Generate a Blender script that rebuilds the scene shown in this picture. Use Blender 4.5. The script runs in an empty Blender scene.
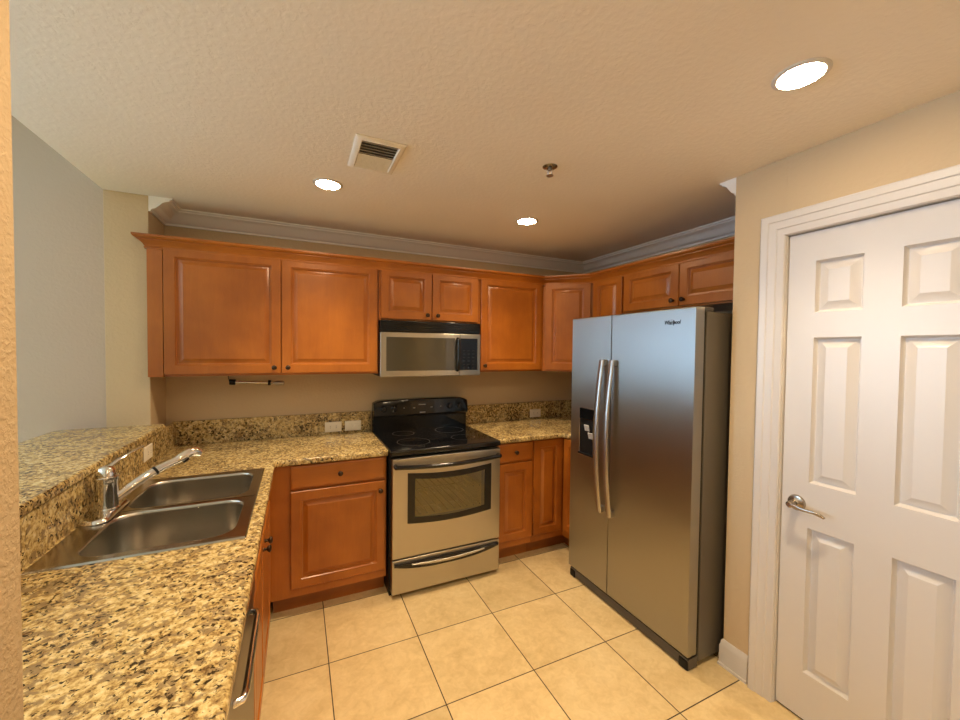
import bpy, bmesh, math, random
from mathutils import Vector, Matrix
V = Vector
random.seed(4)
C = bpy.context.scene.collection
scn = bpy.context.scene

# ------------------------------------------------------------------ camera
cam_d = bpy.data.cameras.new('camera')
cam = bpy.data.objects.new('camera', cam_d)
C.objects.link(cam)
scn.camera = cam
cam_d.sensor_width = 36.0
cam_d.lens = 390.96 / 960 * 36
cam_d.clip_start = 0.02
yaw, pitch, roll = 0.4367, 0.0265, -0.0109
fwd = V((math.sin(yaw)*math.cos(pitch), math.cos(yaw)*math.cos(pitch), -math.sin(pitch)))
rgt0 = V((math.cos(yaw), -math.sin(yaw), 0))
dwn0 = fwd.cross(rgt0)
rgt = rgt0*math.cos(roll) + dwn0*math.sin(roll)
dwn = dwn0*math.cos(roll) - rgt0*math.sin(roll)
m3 = Matrix((rgt, -dwn, -fwd)).transposed()
cam.matrix_world = Matrix.Translation((-0.5089, -3.0648, 1.5433)) @ m3.to_4x4()

# ------------------------------------------------------------------ light
LAMP_COL = (1.0, 0.765, 0.49)
LAMP_STR = 85.0
SPOT_W = 38.0
DAY_COL = (0.37, 0.65, 1.0)
DAY_W = 265.0
world = bpy.data.worlds.new('world'); scn.world = world
world.use_nodes = True
bg = world.node_tree.nodes['Background']
bg.inputs[0].default_value = (0.55, 0.75, 1.0, 1)
bg.inputs[1].default_value = 1.5
dl = bpy.data.lights.new('daylight', 'AREA')       # daylight entering by the living room's patio window
dl.shape = 'RECTANGLE'; dl.size = 0.84; dl.size_y = 1.45
dl.energy = DAY_W; dl.color = DAY_COL
dlo = bpy.data.objects.new('daylight', dl); C.objects.link(dlo)
dlo.location = (-4.525, -0.195, 1.685)
dlo.rotation_euler = V((0, -1, 0)).to_track_quat('-Z', 'Y').to_euler()
scn.view_settings.view_transform = 'Standard'
scn.view_settings.look = 'None'
scn.view_settings.gamma = 1
scn.view_settings.use_curve_mapping = False
scn.view_settings.exposure = 0.66

# ------------------------------------------------------------------ materials
def new_mat(name):
    m = bpy.data.materials.new(name); m.use_nodes = True
    nt = m.node_tree
    return m, nt, nt.nodes['Principled BSDF']
def simple(name, col, rough=0.5, metal=0.0, coat=0.0, spec=None, bump=None):
    m, nt, p = new_mat(name)
    p.inputs['Base Color'].default_value = (*col, 1)
    p.inputs['Roughness'].default_value = rough
    p.inputs['Metallic'].default_value = metal
    p.inputs['Coat Weight'].default_value = coat
    if spec is not None: p.inputs['Specular IOR Level'].default_value = spec
    if bump:
        add_bump(nt, p, *bump)
    return m
def coords(nt):
    return nt.nodes.new('ShaderNodeTexCoord').outputs['Object']
def noise(nt, vec, scale, detail=2, rough=0.5, dist=0.0):
    n = nt.nodes.new('ShaderNodeTexNoise')
    n.inputs['Scale'].default_value = scale; n.inputs['Detail'].default_value = detail
    n.inputs['Roughness'].default_value = rough; n.inputs['Distortion'].default_value = dist
    nt.links.new(vec, n.inputs['Vector']); return n
def ramp(nt, fac, stops, interp='LINEAR'):
    r = nt.nodes.new('ShaderNodeValToRGB'); r.color_ramp.interpolation = interp
    e = r.color_ramp.elements
    while len(e) < len(stops): e.new(0.5)
    for el, (p, c) in zip(e, stops):
        el.position = p; el.color = (*c, 1)
    nt.links.new(fac, r.inputs[0]); return r.outputs[0]
def mix(nt, fac, a, b, mode='MIX'):
    n = nt.nodes.new('ShaderNodeMix'); n.data_type = 'RGBA'; n.blend_type = mode
    if isinstance(fac, (int, float)): n.inputs[0].default_value = fac
    else: nt.links.new(fac, n.inputs[0])
    for i, s in ((6, a), (7, b)):
        if isinstance(s, tuple): n.inputs[i].default_value = (*s, 1)
        else: nt.links.new(s, n.inputs[i])
    return n.outputs[2]
def mapping(nt, vec, scale=(1, 1, 1), loc=(0, 0, 0)):
    n = nt.nodes.new('ShaderNodeMapping')
    n.inputs['Scale'].default_value = scale; n.inputs['Location'].default_value = loc
    nt.links.new(vec, n.inputs['Vector']); return n.outputs[0]
def add_bump(nt, p, scale, strength, dist=0.004, detail=3):
    n = noise(nt, coords(nt), scale, detail, 0.55)
    b = nt.nodes.new('ShaderNodeBump'); b.inputs['Strength'].default_value = strength
    b.inputs['Distance'].default_value = dist
    nt.links.new(n.outputs[0], b.inputs['Height']); nt.links.new(b.outputs[0], p.inputs['Normal'])
def math_n(nt, op, a, b=None):
    n = nt.nodes.new('ShaderNodeMath'); n.operation = op
    for i, s in enumerate((a, b)):
        if s is None: continue
        if isinstance(s, (int, float)): n.inputs[i].default_value = s
        else: nt.links.new(s, n.inputs[i])
    return n.outputs[0]

def knockdown(name, col, scale=38, strength=0.5, dist=0.004, rough=0.75):
    m, nt, p = new_mat(name)
    p.inputs['Roughness'].default_value = rough
    co = coords(nt)
    n = noise(nt, co, scale, 3, 0.5, 0.3)
    h = ramp(nt, n.outputs[0], [(0.42, (0, 0, 0)), (0.62, (1, 1, 1))])
    b = nt.nodes.new('ShaderNodeBump'); b.inputs['Strength'].default_value = strength
    b.inputs['Distance'].default_value = dist
    nt.links.new(h, b.inputs['Height']); nt.links.new(b.outputs[0], p.inputs['Normal'])
    v = noise(nt, co, 1.3, 2)
    c = ramp(nt, v.outputs[0], [(0.3, tuple(x*0.97 for x in col)), (0.7, tuple(x*1.03 for x in col))])
    nt.links.new(c, p.inputs['Base Color'])
    return m

def granite(name):
    m, nt, p = new_mat(name)
    co = coords(nt)
    big = noise(nt, co, 6, 3, 0.6, 0.4)
    bigs = math_n(nt, 'MULTIPLY', math_n(nt, 'SUBTRACT', big.outputs[0], 0.5), 0.30)
    n1 = noise(nt, co, 62, 6, 0.66, 0.35)
    f1 = math_n(nt, 'SUBTRACT', n1.outputs[0], math_n(nt, 'MULTIPLY', bigs, 0.5))
    base = ramp(nt, f1, [(0.33, (0.12, 0.065, 0.022)), (0.40, (0.32, 0.20, 0.075)), (0.47, (0.50, 0.345, 0.125)), (0.56, (0.70, 0.53, 0.235)), (0.70, (0.80, 0.68, 0.40))])
    n3 = noise(nt, mapping(nt, co, loc=(9, 2, 5)), 34, 5, 0.62, 0.6)
    grey = ramp(nt, math_n(nt, 'ADD', n3.outputs[0], math_n(nt, 'MULTIPLY', bigs, 0.5)), [(0.515, (0, 0, 0)), (0.585, (0.9, 0.9, 0.9))])
    c = mix(nt, grey, base, (0.27, 0.185, 0.09))
    n2 = noise(nt, mapping(nt, co, loc=(3, 7, 1)), 82, 4, 0.62, 0.4)
    dark = ramp(nt, math_n(nt, 'ADD', n2.outputs[0], bigs), [(0.562, (0, 0, 0)), (0.605, (1, 1, 1))])
    c = mix(nt, dark, c, (0.045, 0.028, 0.013))
    nt.links.new(c, p.inputs['Base Color'])
    p.inputs['Roughness'].default_value = 0.14
    p.inputs['Specular IOR Level'].default_value = 0.5
    return m

def wood(name, vert=True, dark=1.0):
    m, nt, p = new_mat(name)
    co = coords(nt)
    sc = (9, 9, 1.2) if vert else (1.2, 1.2, 9)
    g = noise(nt, mapping(nt, co, sc), 3.2, 5, 0.6, 0.9)
    f = noise(nt, mapping(nt, co, tuple(s*5 for s in sc)), 6, 3, 0.6)
    blot = noise(nt, co, 2.4, 3, 0.55, 0.3)
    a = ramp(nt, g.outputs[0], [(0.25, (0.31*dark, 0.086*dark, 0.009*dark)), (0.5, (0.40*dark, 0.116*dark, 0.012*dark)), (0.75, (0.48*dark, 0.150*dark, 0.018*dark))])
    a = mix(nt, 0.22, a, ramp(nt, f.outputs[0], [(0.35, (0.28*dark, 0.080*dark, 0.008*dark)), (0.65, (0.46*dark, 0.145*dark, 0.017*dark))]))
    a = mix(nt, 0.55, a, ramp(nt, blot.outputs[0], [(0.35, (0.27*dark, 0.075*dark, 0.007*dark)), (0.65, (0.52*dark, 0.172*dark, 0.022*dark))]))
    nt.links.new(a, p.inputs['Base Color'])
    p.inputs['Roughness'].default_value = 0.33
    p.inputs['Coat Weight'].default_value = 0.12; p.inputs['Coat Roughness'].default_value = 0.22
    return m

def brushed(name, col, rough, tangent, aniso=0.85, grain=None):
    m, nt, p = new_mat(name)
    p.inputs['Metallic'].default_value = 1.0
    p.inputs['Base Color'].default_value = (*col, 1)
    p.inputs['Anisotropic'].default_value = aniso
    t = nt.nodes.new('ShaderNodeCombineXYZ')
    for i in range(3): t.inputs[i].default_value = tangent[i]
    nt.links.new(t.outputs[0], p.inputs['Tangent'])
    n = noise(nt, mapping(nt, coords(nt), grain or (4, 4, 200)), 3, 2)
    r = nt.nodes.new('ShaderNodeMapRange')
    r.inputs['To Min'].default_value = rough*0.97; r.inputs['To Max'].default_value = rough*1.03
    nt.links.new(n.outputs[0], r.inputs[0]); nt.links.new(r.outputs[0], p.inputs['Roughness'])
    return m

def tile_floor(name, x0, y0, s):
    m, nt, p = new_mat(name)
    co = nt.nodes.new('ShaderNodeTexCoord').outputs['Object']
    sep = nt.nodes.new('ShaderNodeSeparateXYZ'); nt.links.new(co, sep.inputs[0])
    def edge(o, off):
        d = math_n(nt, 'FRACT', math_n(nt, 'DIVIDE', math_n(nt, 'SUBTRACT', o, off - 40*s), s))
        return math_n(nt, 'MINIMUM', d, math_n(nt, 'SUBTRACT', 1.0, d))
    e = math_n(nt, 'MINIMUM', edge(sep.outputs[0], x0), edge(sep.outputs[1], y0))
    g = nt.nodes.new('ShaderNodeMapRange'); g.inputs['From Min'].default_value = 0.0035; g.inputs['From Max'].default_value = 0.0065
    nt.links.new(e, g.inputs[0])
    # each tile its own tone
    cell = nt.nodes.new('ShaderNodeCombineXYZ')
    for i, (o, off) in enumerate(((sep.outputs[0], x0), (sep.outputs[1], y0))):
        nt.links.new(math_n(nt, 'FLOOR', math_n(nt, 'DIVIDE', math_n(nt, 'SUBTRACT', o, off - 40*s), s)), cell.inputs[i])
    wn = nt.nodes.new('ShaderNodeTexWhiteNoise'); nt.links.new(cell.outputs[0], wn.inputs['Vector'])
    sh = nt.nodes.new('ShaderNodeVectorMath'); sh.operation = 'MULTIPLY_ADD'
    nt.links.new(wn.outputs['Color'], sh.inputs[0]); sh.inputs[1].default_value = (7, 7, 7); nt.links.new(co, sh.inputs[2])
    n = noise(nt, sh.outputs[0], 6, 6, 0.62, 0.6)
    c = ramp(nt, n.outputs[0], [(0.28, (0.54, 0.385, 0.18)), (0.5, (0.68, 0.51, 0.255)), (0.72, (0.76, 0.60, 0.335))])
    n2 = noise(nt, sh.outputs[0], 26, 5, 0.65, 0.8)
    c = mix(nt, 0.3, c, ramp(nt, n2.outputs[0], [(0.35, (0.48, 0.335, 0.15)), (0.65, (0.76, 0.60, 0.33))]))
    tone = nt.nodes.new('ShaderNodeMapRange'); tone.inputs['To Min'].default_value = 0.92; tone.inputs['To Max'].default_value = 1.06
    nt.links.new(wn.outputs['Value'], tone.inputs[0])
    hs = nt.nodes.new('ShaderNodeHueSaturation'); nt.links.new(tone.outputs[0], hs.inputs['Value']); nt.links.new(c, hs.inputs['Color'])
    c = mix(nt, g.outputs[0], (0.045, 0.028, 0.016), hs.outputs[0])
    nt.links.new(c, p.inputs['Base Color'])
    rr = nt.nodes.new('ShaderNodeMapRange'); rr.inputs['To Min'].default_value = 0.85; rr.inputs['To Max'].default_value = 0.36
    nt.links.new(g.outputs[0], rr.inputs[0]); nt.links.new(rr.outputs[0], p.inputs['Roughness'])
    b = nt.nodes.new('ShaderNodeBump'); b.inputs['Strength'].default_value = 0.6; b.inputs['Distance'].default_value = 0.003
    nt.links.new(g.outputs[0], b.inputs['Height']); nt.links.new(b.outputs[0], p.inputs['Normal'])
    return m

def emit(name, col, s):
    m, nt, p = new_mat(name)
    p.inputs['Base Color'].default_value = (0.9, 0.9, 0.9, 1)
    p.inputs['Emission Color'].default_value = (*col, 1)
    p.inputs['Emission Strength'].default_value = s
    return m

M = {}
M['tan'] = knockdown('tan_paint', (0.62, 0.47, 0.285), 55, 0.25, 0.002)
M['tan_rough'] = knockdown('tan_textured_paint', (0.50, 0.37, 0.215), 150, 0.4, 0.002)
M['grey'] = knockdown('grey_paint', (0.56, 0.445, 0.345), 55, 0.2, 0.002)
M['ceil'] = knockdown('ceiling_paint', (0.88, 0.81, 0.71), 52, 0.18, 0.0025)
M['white'] = simple('white_paint', (0.66, 0.62, 0.58), 0.35)
M['crown'] = simple('white_trim_paint', (0.92, 0.89, 0.84), 0.22)
M['plastic'] = simple('ivory_plastic', (0.92, 0.85, 0.70), 0.35)
M['slot'] = simple('dark_slot', (0.05, 0.04, 0.03), 0.6)
M['granite'] = granite('granite')
M['wood'] = wood('maple_wood')
M['wood_h'] = wood('maple_wood_horizontal', False)
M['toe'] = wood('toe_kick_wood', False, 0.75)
M['bronze'] = simple('dark_bronze', (0.07, 0.045, 0.03), 0.35, 0.9)
M['tile'] = tile_floor('tile_floor', -0.3723, -1.0605, 0.4475)
M['steel_fridge'] = brushed('brushed_steel_sideways', (0.41, 0.40, 0.375), 0.40, (0, 1, 0), 0.985, (4, 4, 4))
M['steel'] = brushed('brushed_steel', (0.50, 0.465, 0.40), 0.28, (0, 0, 1), 0.7, (200, 4, 4))
M['steel_sink'] = simple('satin_steel', (0.46, 0.43, 0.37), 0.2, 1.0)
M['steel_bowl'] = simple('brushed_bowl_steel', (0.50, 0.465, 0.40), 0.27, 1.0)
M['steel_bar'] = simple('polished_steel', (0.48, 0.45, 0.41), 0.33, 1.0)
M['chrome'] = simple('chrome', (0.85, 0.84, 0.82), 0.06, 1.0)
M['nickel'] = simple('satin_nickel', (0.42, 0.37, 0.31), 0.25, 1.0)
M['black'] = simple('black_gloss', (0.005, 0.005, 0.006), 0.09, 0, 0.09)
M['black_frame'] = simple('black_enamel', (0.005, 0.004, 0.004), 0.25, 0, 0.05)
M['black_shiny'] = simple('black_shiny', (0.010, 0.010, 0.010), 0.3, 0, 0.12)
M['black_matte'] = simple('black_plastic', (0.010, 0.010, 0.010), 0.45, spec=0.2)
M['fridge_side'] = simple('taupe_grey_metal', (0.13, 0.112, 0.085), 0.42, 0.2, bump=(300, 0.1, 0.001))
M['grey_plastic'] = simple('dark_grey_plastic', (0.08, 0.07, 0.06), 0.45)
M['button'] = simple('dim_button', (0.03, 0.028, 0.025), 0.4, spec=0.2)
M['light_grey'] = simple('light_grey_plastic', (0.55, 0.54, 0.52), 0.35)
M['logo'] = simple('dark_print', (0.02, 0.02, 0.025), 0.4)
M['mark'] = simple('pale_print', (0.45, 0.43, 0.40), 0.4)
M['lens'] = emit('lamp_lens', LAMP_COL, LAMP_STR)
M['rack'] = simple('oven_rack_wire', (0.8, 0.75, 0.6), 0.25, 1.0)
M['oven_in'] = simple('oven_enamel', (0.90, 0.80, 0.42), 0.3)
def glass_dark(name, col, alpha_rough=0.03):
    m, nt, p = new_mat(name)
    p.inputs['Base Color'].default_value = (*col, 1)
    p.inputs['Roughness'].default_value = alpha_rough
    p.inputs['Specular IOR Level'].default_value = 0.6
    p.inputs['Coat Weight'].default_value = 0.6
    return m
def tinted(name, tint, refl=0.12):
    m = bpy.data.materials.new(name); m.use_nodes = True; nt = m.node_tree
    out = [n for n in nt.nodes if n.type == 'OUTPUT_MATERIAL'][0]
    nt.nodes.remove(nt.nodes['Principled BSDF'])
    t = nt.nodes.new('ShaderNodeBsdfTransparent'); t.inputs[0].default_value = (*tint, 1)
    g = nt.nodes.new('ShaderNodeBsdfGlossy'); g.inputs['Roughness'].default_value = 0.03
    f = nt.nodes.new('ShaderNodeFresnel'); f.inputs[0].default_value = 1.5
    x = nt.nodes.new('ShaderNodeMixShader')
    nt.links.new(math_n(nt, 'ADD', f.outputs[0], refl*0.4), x.inputs[0]); nt.links.new(t.outputs[0], x.inputs[1]); nt.links.new(g.outputs[0], x.inputs[2]); nt.links.new(x.outputs[0], out.inputs[0])
    return m
M['oven_glass'] = tinted('oven_glass', (0.93, 0.90, 0.72))
M['mw_glass'] = glass_dark('microwave_glass', (0.06, 0.05, 0.03))

# ------------------------------------------------------------------ mesh builder
ORG = {}
def org(o):
    return ORG.get(o.name, V((0, 0, 0))) if o else V((0, 0, 0))
class MB:
    def __init__(s): s.bm = bmesh.new(); s.mi = 0
    def face(s, vs):
        try:
            f = s.bm.faces.new(vs); f.material_index = s.mi; return f
        except ValueError: return None
    def box(s, x0, x1, y0, y1, z0, z1, b=0, seg=2):
        vs = [s.bm.verts.new((x, y, z)) for x in (x0, x1) for y in (y0, y1) for z in (z0, z1)]
        fs = [s.face([vs[i] for i in q]) for q in ((0, 1, 3, 2), (4, 6, 7, 5), (0, 4, 5, 1), (2, 3, 7, 6), (0, 2, 6, 4), (1, 5, 7, 3))]
        if b:
            es = list({e for f in fs for e in f.edges})
            bmesh.ops.bevel(s.bm, geom=es, offset=b, segments=seg, affect='EDGES', profile=0.5, material=s.mi)
        return s
    def obox(s, o, u, v, n, w, h, d, b=0):           # oriented box: corner o, axes u (w), v (h), n (d)
        o, u, v, n = V(o), V(u), V(v), V(n)
        vs = [s.bm.verts.new(o + u*w*i + v*h*j + n*d*k) for i in (0, 1) for j in (0, 1) for k in (0, 1)]
        fs = [s.face([vs[i] for i in q]) for q in ((0, 1, 3, 2), (4, 6, 7, 5), (0, 4, 5, 1), (2, 3, 7, 6), (0, 2, 6, 4), (1, 5, 7, 3))]
        if b:
            es = list({e for f in fs for e in f.edges})
            bmesh.ops.bevel(s.bm, geom=es, offset=b, segments=2, affect='EDGES', profile=0.5, material=s.mi)
        return s
    def loft(s, rings, cap0=True, cap1=True, closed=True):
        R = [[s.bm.verts.new(p) for p in r] for r in rings]
        n = len(R[0])
        for a, b in zip(R, R[1:]):
            for i in range(n if closed else n-1):
                j = (i+1) % n
                s.face([a[i], a[j], b[j], b[i]])
        if cap0: s.face(R[0][::-1])
        if cap1: s.face(R[-1])
        return s
    def lathe(s, o, axis, prof, seg=32, cap0=True, cap1=True):
        o, a = V(o), V(axis).normalized()
        u = a.orthogonal().normalized(); w = a.cross(u)
        rings = []
        for r, h in prof:
            rings.append([o + a*h + (u*math.cos(t) + w*math.sin(t))*max(r, 1e-5) for t in (2*math.pi*i/seg for i in range(seg))])
        return s.loft(rings, cap0, cap1)
    def cyl(s, p0, p1, r0, r1=None, seg=24):
        p0, p1 = V(p0), V(p1); r1 = r0 if r1 is None else r1
        return s.lathe(p0, p1-p0, [(r0, 0), (r1, (p1-p0).length)], seg)
    def tube(s, pts, r, seg=14, ref=None, flat=1.0):
        pts = [V(p) for p in pts]; rings = []
        n = len(pts); rs = r if isinstance(r, (list, tuple)) else [r]*n
        prev = V(ref) if ref else None
        for i, p in enumerate(pts):
            t = (pts[min(i+1, n-1)] - pts[max(i-1, 0)]).normalized()
            if prev is None: prev = t.orthogonal()
            u = (prev - t*prev.dot(t)).normalized(); w = t.cross(u); prev = u
            rings.append([p + (u*math.cos(a)*flat + w*math.sin(a))*rs[i] for a in (2*math.pi*k/seg for k in range(seg))])
        return s.loft(rings)
    def rects(s, o, u, v, n, w, h, rings, cap0=True):  # nested rectangles: (inset, depth along n)
        o, u, v, n = V(o), V(u), V(v), V(n)
        R = []
        for ins, d in rings:
            R.append([o + u*a + v*b + n*d for a, b in ((ins, ins), (w-ins, ins), (w-ins, h-ins), (ins, h-ins))])
        return s.loft(R, cap0, True)
    def sweep(s, path, prof, z, cap=True):             # profile (out, dz) swept along an xy path; out = left of travel
        P = [V((x, y)) for x, y in path]; n = len(P); rings = []
        for i, p in enumerate(P):
            d0 = (P[i]-P[i-1]).normalized() if i else (P[1]-P[0]).normalized()
            d1 = (P[i+1]-P[i]).normalized() if i < n-1 else d0
            n0, n1 = V((-d0.y, d0.x)), V((-d1.y, d1.x))
            b = (n0+n1); b = b / max(b.dot(n0), 1e-6) if b.length > 1e-6 else n0
            rings.append([V((p.x + b.x*o, p.y + b.y*o, z+dz)) for o, dz in prof])
        return s.loft(rings, cap, cap)
    def prism(s, outline, z0, z1, hole=None, bev=0.0, bev_if=None, seg=3):
        bm = s.bm
        loops = [outline] + ([hole] if hole else [])
        ed = []
        for lp in loops:
            vs = [bm.verts.new((x, y, z1)) for x, y in lp]
            ed += [bm.edges.new((vs[i], vs[(i+1) % len(vs)])) for i in range(len(vs))]
        if hole:
            r = bmesh.ops.triangle_fill(bm, edges=ed, use_beauty=True)
            fs = [g for g in r['geom'] if isinstance(g, bmesh.types.BMFace)]
        else:
            fs = [bm.faces.new([e.verts[0] for e in ed])]
        ex = bmesh.ops.extrude_face_region(bm, geom=fs, use_keep_orig=True)
        nv = [g for g in ex['geom'] if isinstance(g, bmesh.types.BMVert)]
        for v in nv: v.co.z = z0
        bmesh.ops.recalc_face_normals(bm, faces=bm.faces[:])
        if bev:
            es = []
            for e in bm.edges:
                a, b = e.verts
                if abs(a.co.z-b.co.z) < 1e-6 and len(e.link_faces) == 2 and e.calc_face_angle(0) > 1.0:
                    mid = (a.co+b.co)/2
                    if bev_if is None or bev_if(mid): es.append(e)
            bmesh.ops.bevel(bm, geom=es, offset=bev, segments=seg, affect='EDGES', profile=0.5)
        return s
    def build(s, name, mat, parent=None, angle=35, loc=None):
        bm = s.bm
        bmesh.ops.remove_doubles(bm, verts=bm.verts[:], dist=1e-6)
        bmesh.ops.recalc_face_normals(bm, faces=bm.faces[:])
        me = bpy.data.meshes.new(name)
        if parent: o0 = org(parent)
        else:
            xs = [v.co.x for v in bm.verts]; ys = [v.co.y for v in bm.verts]; zs = [v.co.z for v in bm.verts]
            o0 = V(((min(xs)+max(xs))/2, (min(ys)+max(ys))/2, min(zs))) if loc is None else V(loc)
        bmesh.ops.translate(bm, verts=bm.verts[:], vec=-o0)
        bm.to_mesh(me); bm.free()
        for mm in (mat if isinstance(mat, (list, tuple)) else [mat]): me.materials.append(mm)
        for p in me.polygons: p.use_smooth = True
        me.set_sharp_from_angle(angle=math.radians(angle))
        ob = bpy.data.objects.new(name, me); C.objects.link(ob)
        wn = ob.modifiers.new('weighted_normals', 'WEIGHTED_NORMAL'); wn.keep_sharp = True; wn.weight = 100
        if parent: ob.parent = parent
        else: ob.location = o0
        ORG[ob.name] = o0
        return ob
def tag(o, label, cat, group=None, kind=None):
    o['label'] = label; o['category'] = cat
    if group: o['group'] = group
    if kind: o['kind'] = kind
    return o
def thing(name, loc, label, cat, group=None):
    o = bpy.data.objects.new(name, None); C.objects.link(o); o.location = loc
    o.empty_display_size = 0.1
    ORG[o.name] = V(loc)
    return tag(o, label, cat, group)
def struct(name, mb, mat, label, cat, loc=None):
    return tag(mb.build(name, mat, loc=loc), label, cat, kind='structure')

# ------------------------------------------------------------------ dimensions
CZ = 2.382            # kitchen ceiling
XR = 2.04             # right wall
XP = 1.393            # pantry wall
YP = -1.8635          # pantry corner
XS = -1.455           # edge of the kitchen ceiling towards the living room
YREAR = -6.0
XL = -5.2
LZ = 2.76

# ------------------------------------------------------------------ shell
struct('floor', MB().box(XL-0.2, 3.2, YREAR-0.2, 0.2, -0.1, 0), M['tile'], 'beige square ceramic floor tiles with thin dark grout', 'floor', loc=(0, 0, 0))
struct('ceiling', MB().box(XS, 3.2, YREAR-0.2, 0.2, CZ, LZ+0.1), M['ceil'], 'tan textured kitchen ceiling with recessed lights', 'ceiling', loc=(0, 0, CZ))
struct('ceiling_living', MB().box(XL-0.2, XS, YREAR-0.2, 0.2, LZ, LZ+0.1), M['ceil'], 'higher ceiling of the living room beyond the bar at far left', 'ceiling')
struct('wall_back', MB().box(XS, 3.2, 0, 0.15, 0, CZ), M['tan'], 'tan kitchen wall behind the stove and wall cabinets', 'wall', loc=(0, 0, 0))
struct('wall_right', MB().box(XR, XR+0.15, YP-0.09, 0, 0, CZ), M['tan'], 'right kitchen wall behind the fridge', 'wall')
struct('wall_corner', MB().box(XS, -1.262, -0.284, 0, 0, CZ, 0.004), M['tan'], 'narrow tan wall stub left of the wall cabinets', 'wall')
WX0, WX1, WZ0, WZ1 = -4.95, -4.10, 0.95, 2.42
mb = MB()
mb.box(XL, WX0, -0.27, -0.20, 0, LZ); mb.box(WX1, XS, -0.27, -0.20, 0, LZ); mb.box(WX0, WX1, -0.27, -0.20, 0, WZ0); mb.box(WX0, WX1, -0.27, -0.20, WZ1, LZ)
struct('wall_living', mb, M['grey'], 'greyish tan living room wall seen over the raised bar', 'wall')
mb = MB()
for x in (WX0, WX1-0.05): mb.box(x, x+0.05, -0.252, -0.212, WZ0, WZ1)
mb.box(WX0, WX1, -0.252, -0.212, WZ0, WZ0+0.05); mb.box(WX0, WX1, -0.252, -0.212, WZ1-0.05, WZ1)
struct('window_1', mb, M['white'], 'white window frame in the living room wall', 'window')
mb = MB()
mb.box(XP, XP+0.11, -2.083, YP, 0, CZ, 0.003); mb.box(XP, XP+0.11, YREAR, -2.705, 0, CZ); mb.box(XP, XP+0.11, -2.705, -2.083, 2.05, CZ)
mb.box(XP+0.105, XR, YP-0.09, YP, 0, CZ)
struct('wall_pantry', mb, M['tan'], 'tan wall around the white pantry door', 'wall')
struct('wall_closet', MB().box(XP+0.7, XP+0.75, -3.2, -1.96, 0, CZ), M['tan'], 'wall inside the pantry behind the closed door', 'wall')
struct('wall_left', MB().box(-0.93, -0.793, -3.7, -2.446, 0, CZ, 0.006), M['tan_rough'], 'rough textured orange-tan wall edge at the extreme left', 'wall')
struct('wall_rear', MB().box(XL, XP+0.11, YREAR-0.15, YREAR, 0, LZ), M['tan'], 'tan wall behind the camera', 'wall')
struct('wall_window', MB().box(XL-0.15, XL, YREAR, 0.0, 0, LZ), M['grey'], 'far side wall of the living room', 'wall')
# half wall under the raised bar
struct('wall_bar', MB().box(-1.40, -1.232, -2.446, -0.284, 0, 1.062), M['tan'], 'half wall carrying the raised granite bar', 'wall')

# crown moulding on the ceiling
CP = [(0, -0.085), (0.010, -0.085), (0.012, -0.074), (0.020, -0.070), (0.030, -0.066), (0.046, -0.050), (0.062, -0.032), (0.080, -0.022), (0.094, -0.018), (0.096, -0.010), (0.108, -0.008), (0.110, 0), (0, 0)]
struct('trim_1', MB().sweep([(XR, YP), (XR, 0), (-1.262, 0), (-1.262, -0.284)], CP, CZ), M['crown'], 'off-white crown moulding along the ceiling above the wooden cabinets', 'moulding')
CP2 = [(p*0.75, z) for p, z in CP]
struct('trim_2', MB().sweep([(XP+0.004, YP), (XR-0.12, YP)], CP2, CZ), M['crown'], 'short cut end of crown moulding at the corner of the pantry wall', 'moulding')
# pantry door casing
CS = [(0, 0), (0, 0.010), (0.004, 0.014), (0.030, 0.013), (0.034, 0.017), (0.062, 0.018), (0.066, 0.022), (0.090, 0.024), (0.095, 0.020), (0.095, 0)]
def casing(y0, y1, ztop):
    mb = MB()
    rings = []
    # path: up the left side, across, down the right side; o = outward from the opening, d = off the wall
    for (y, z, sy, sz) in ((y0, 0, 1, 0), (y0, ztop, 1, 1), (y1, ztop, -1, 1), (y1, 0, -1, 0)):
        rings.append([V((XP - d, y + sy*o, z + sz*o)) for o, d in CS])
    mb.loft(rings)
    return mb
struct('trim_3', casing(-2.088, -2.700, 2.046), M['white'], 'white stepped casing around the pantry door', 'moulding')
BP = [(0, 0), (0.016, 0), (0.016, 0.012), (0.012, 0.014), (0.012, 0.098), (0.008, 0.108), (0.007, 0.122), (0.002, 0.130), (0, 0.130)]
struct('baseboard_right', MB().sweep([(XP, -1.984), (XP, YP), (XP+0.06, YP)], [(o, z) for o, z in BP], 0), M['white'], 'short white baseboard between the fridge and the door casing', 'baseboard')
# jamb + pantry door
mb = MB()
mb.box(XP, XP+0.11, -2.091, -2.083, 0, 2.05); mb.box(XP, XP+0.11, -2.705, -2.697, 0, 2.05); mb.box(XP, XP+0.11, -2.705, -2.083, 2.045, 2.053)
struct('trim_4', mb, M['white'], 'thin white jamb just inside the pantry door casing', 'moulding')
dx = XP + 0.012
mb = MB()
y0, y1, z0, z1 = -2.0935, -2.6945, 0.012, 2.041
ys = [y0, -2.190, -2.340, -2.445, -2.595, y1]
zs = [z0, 0.210, 0.820, 1.008, 1.608, 1.710, 1.920, z1]
PR = [(0, 0), (0.004, 0.012), (0.009, 0.017), (0.013, 0.017), (0.040, 0.003), (0.042, 0.002)]
for i in range(5):
    for j in range(7):
        if i in (1, 3) and j in (1, 3, 5):
            w, h = ys[i]-ys[i+1], zs[j+1]-zs[j]
            mb.rects((dx, ys[i], zs[j]), (0, -1, 0), (0, 0, 1), (1, 0, 0), w, h, PR, cap0=False)
        else:
            mb.face([mb.bm.verts.new((dx, a, b)) for a, b in ((ys[i], zs[j]), (ys[i+1], zs[j]), (ys[i+1], zs[j+1]), (ys[i], zs[j+1]))])
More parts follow.
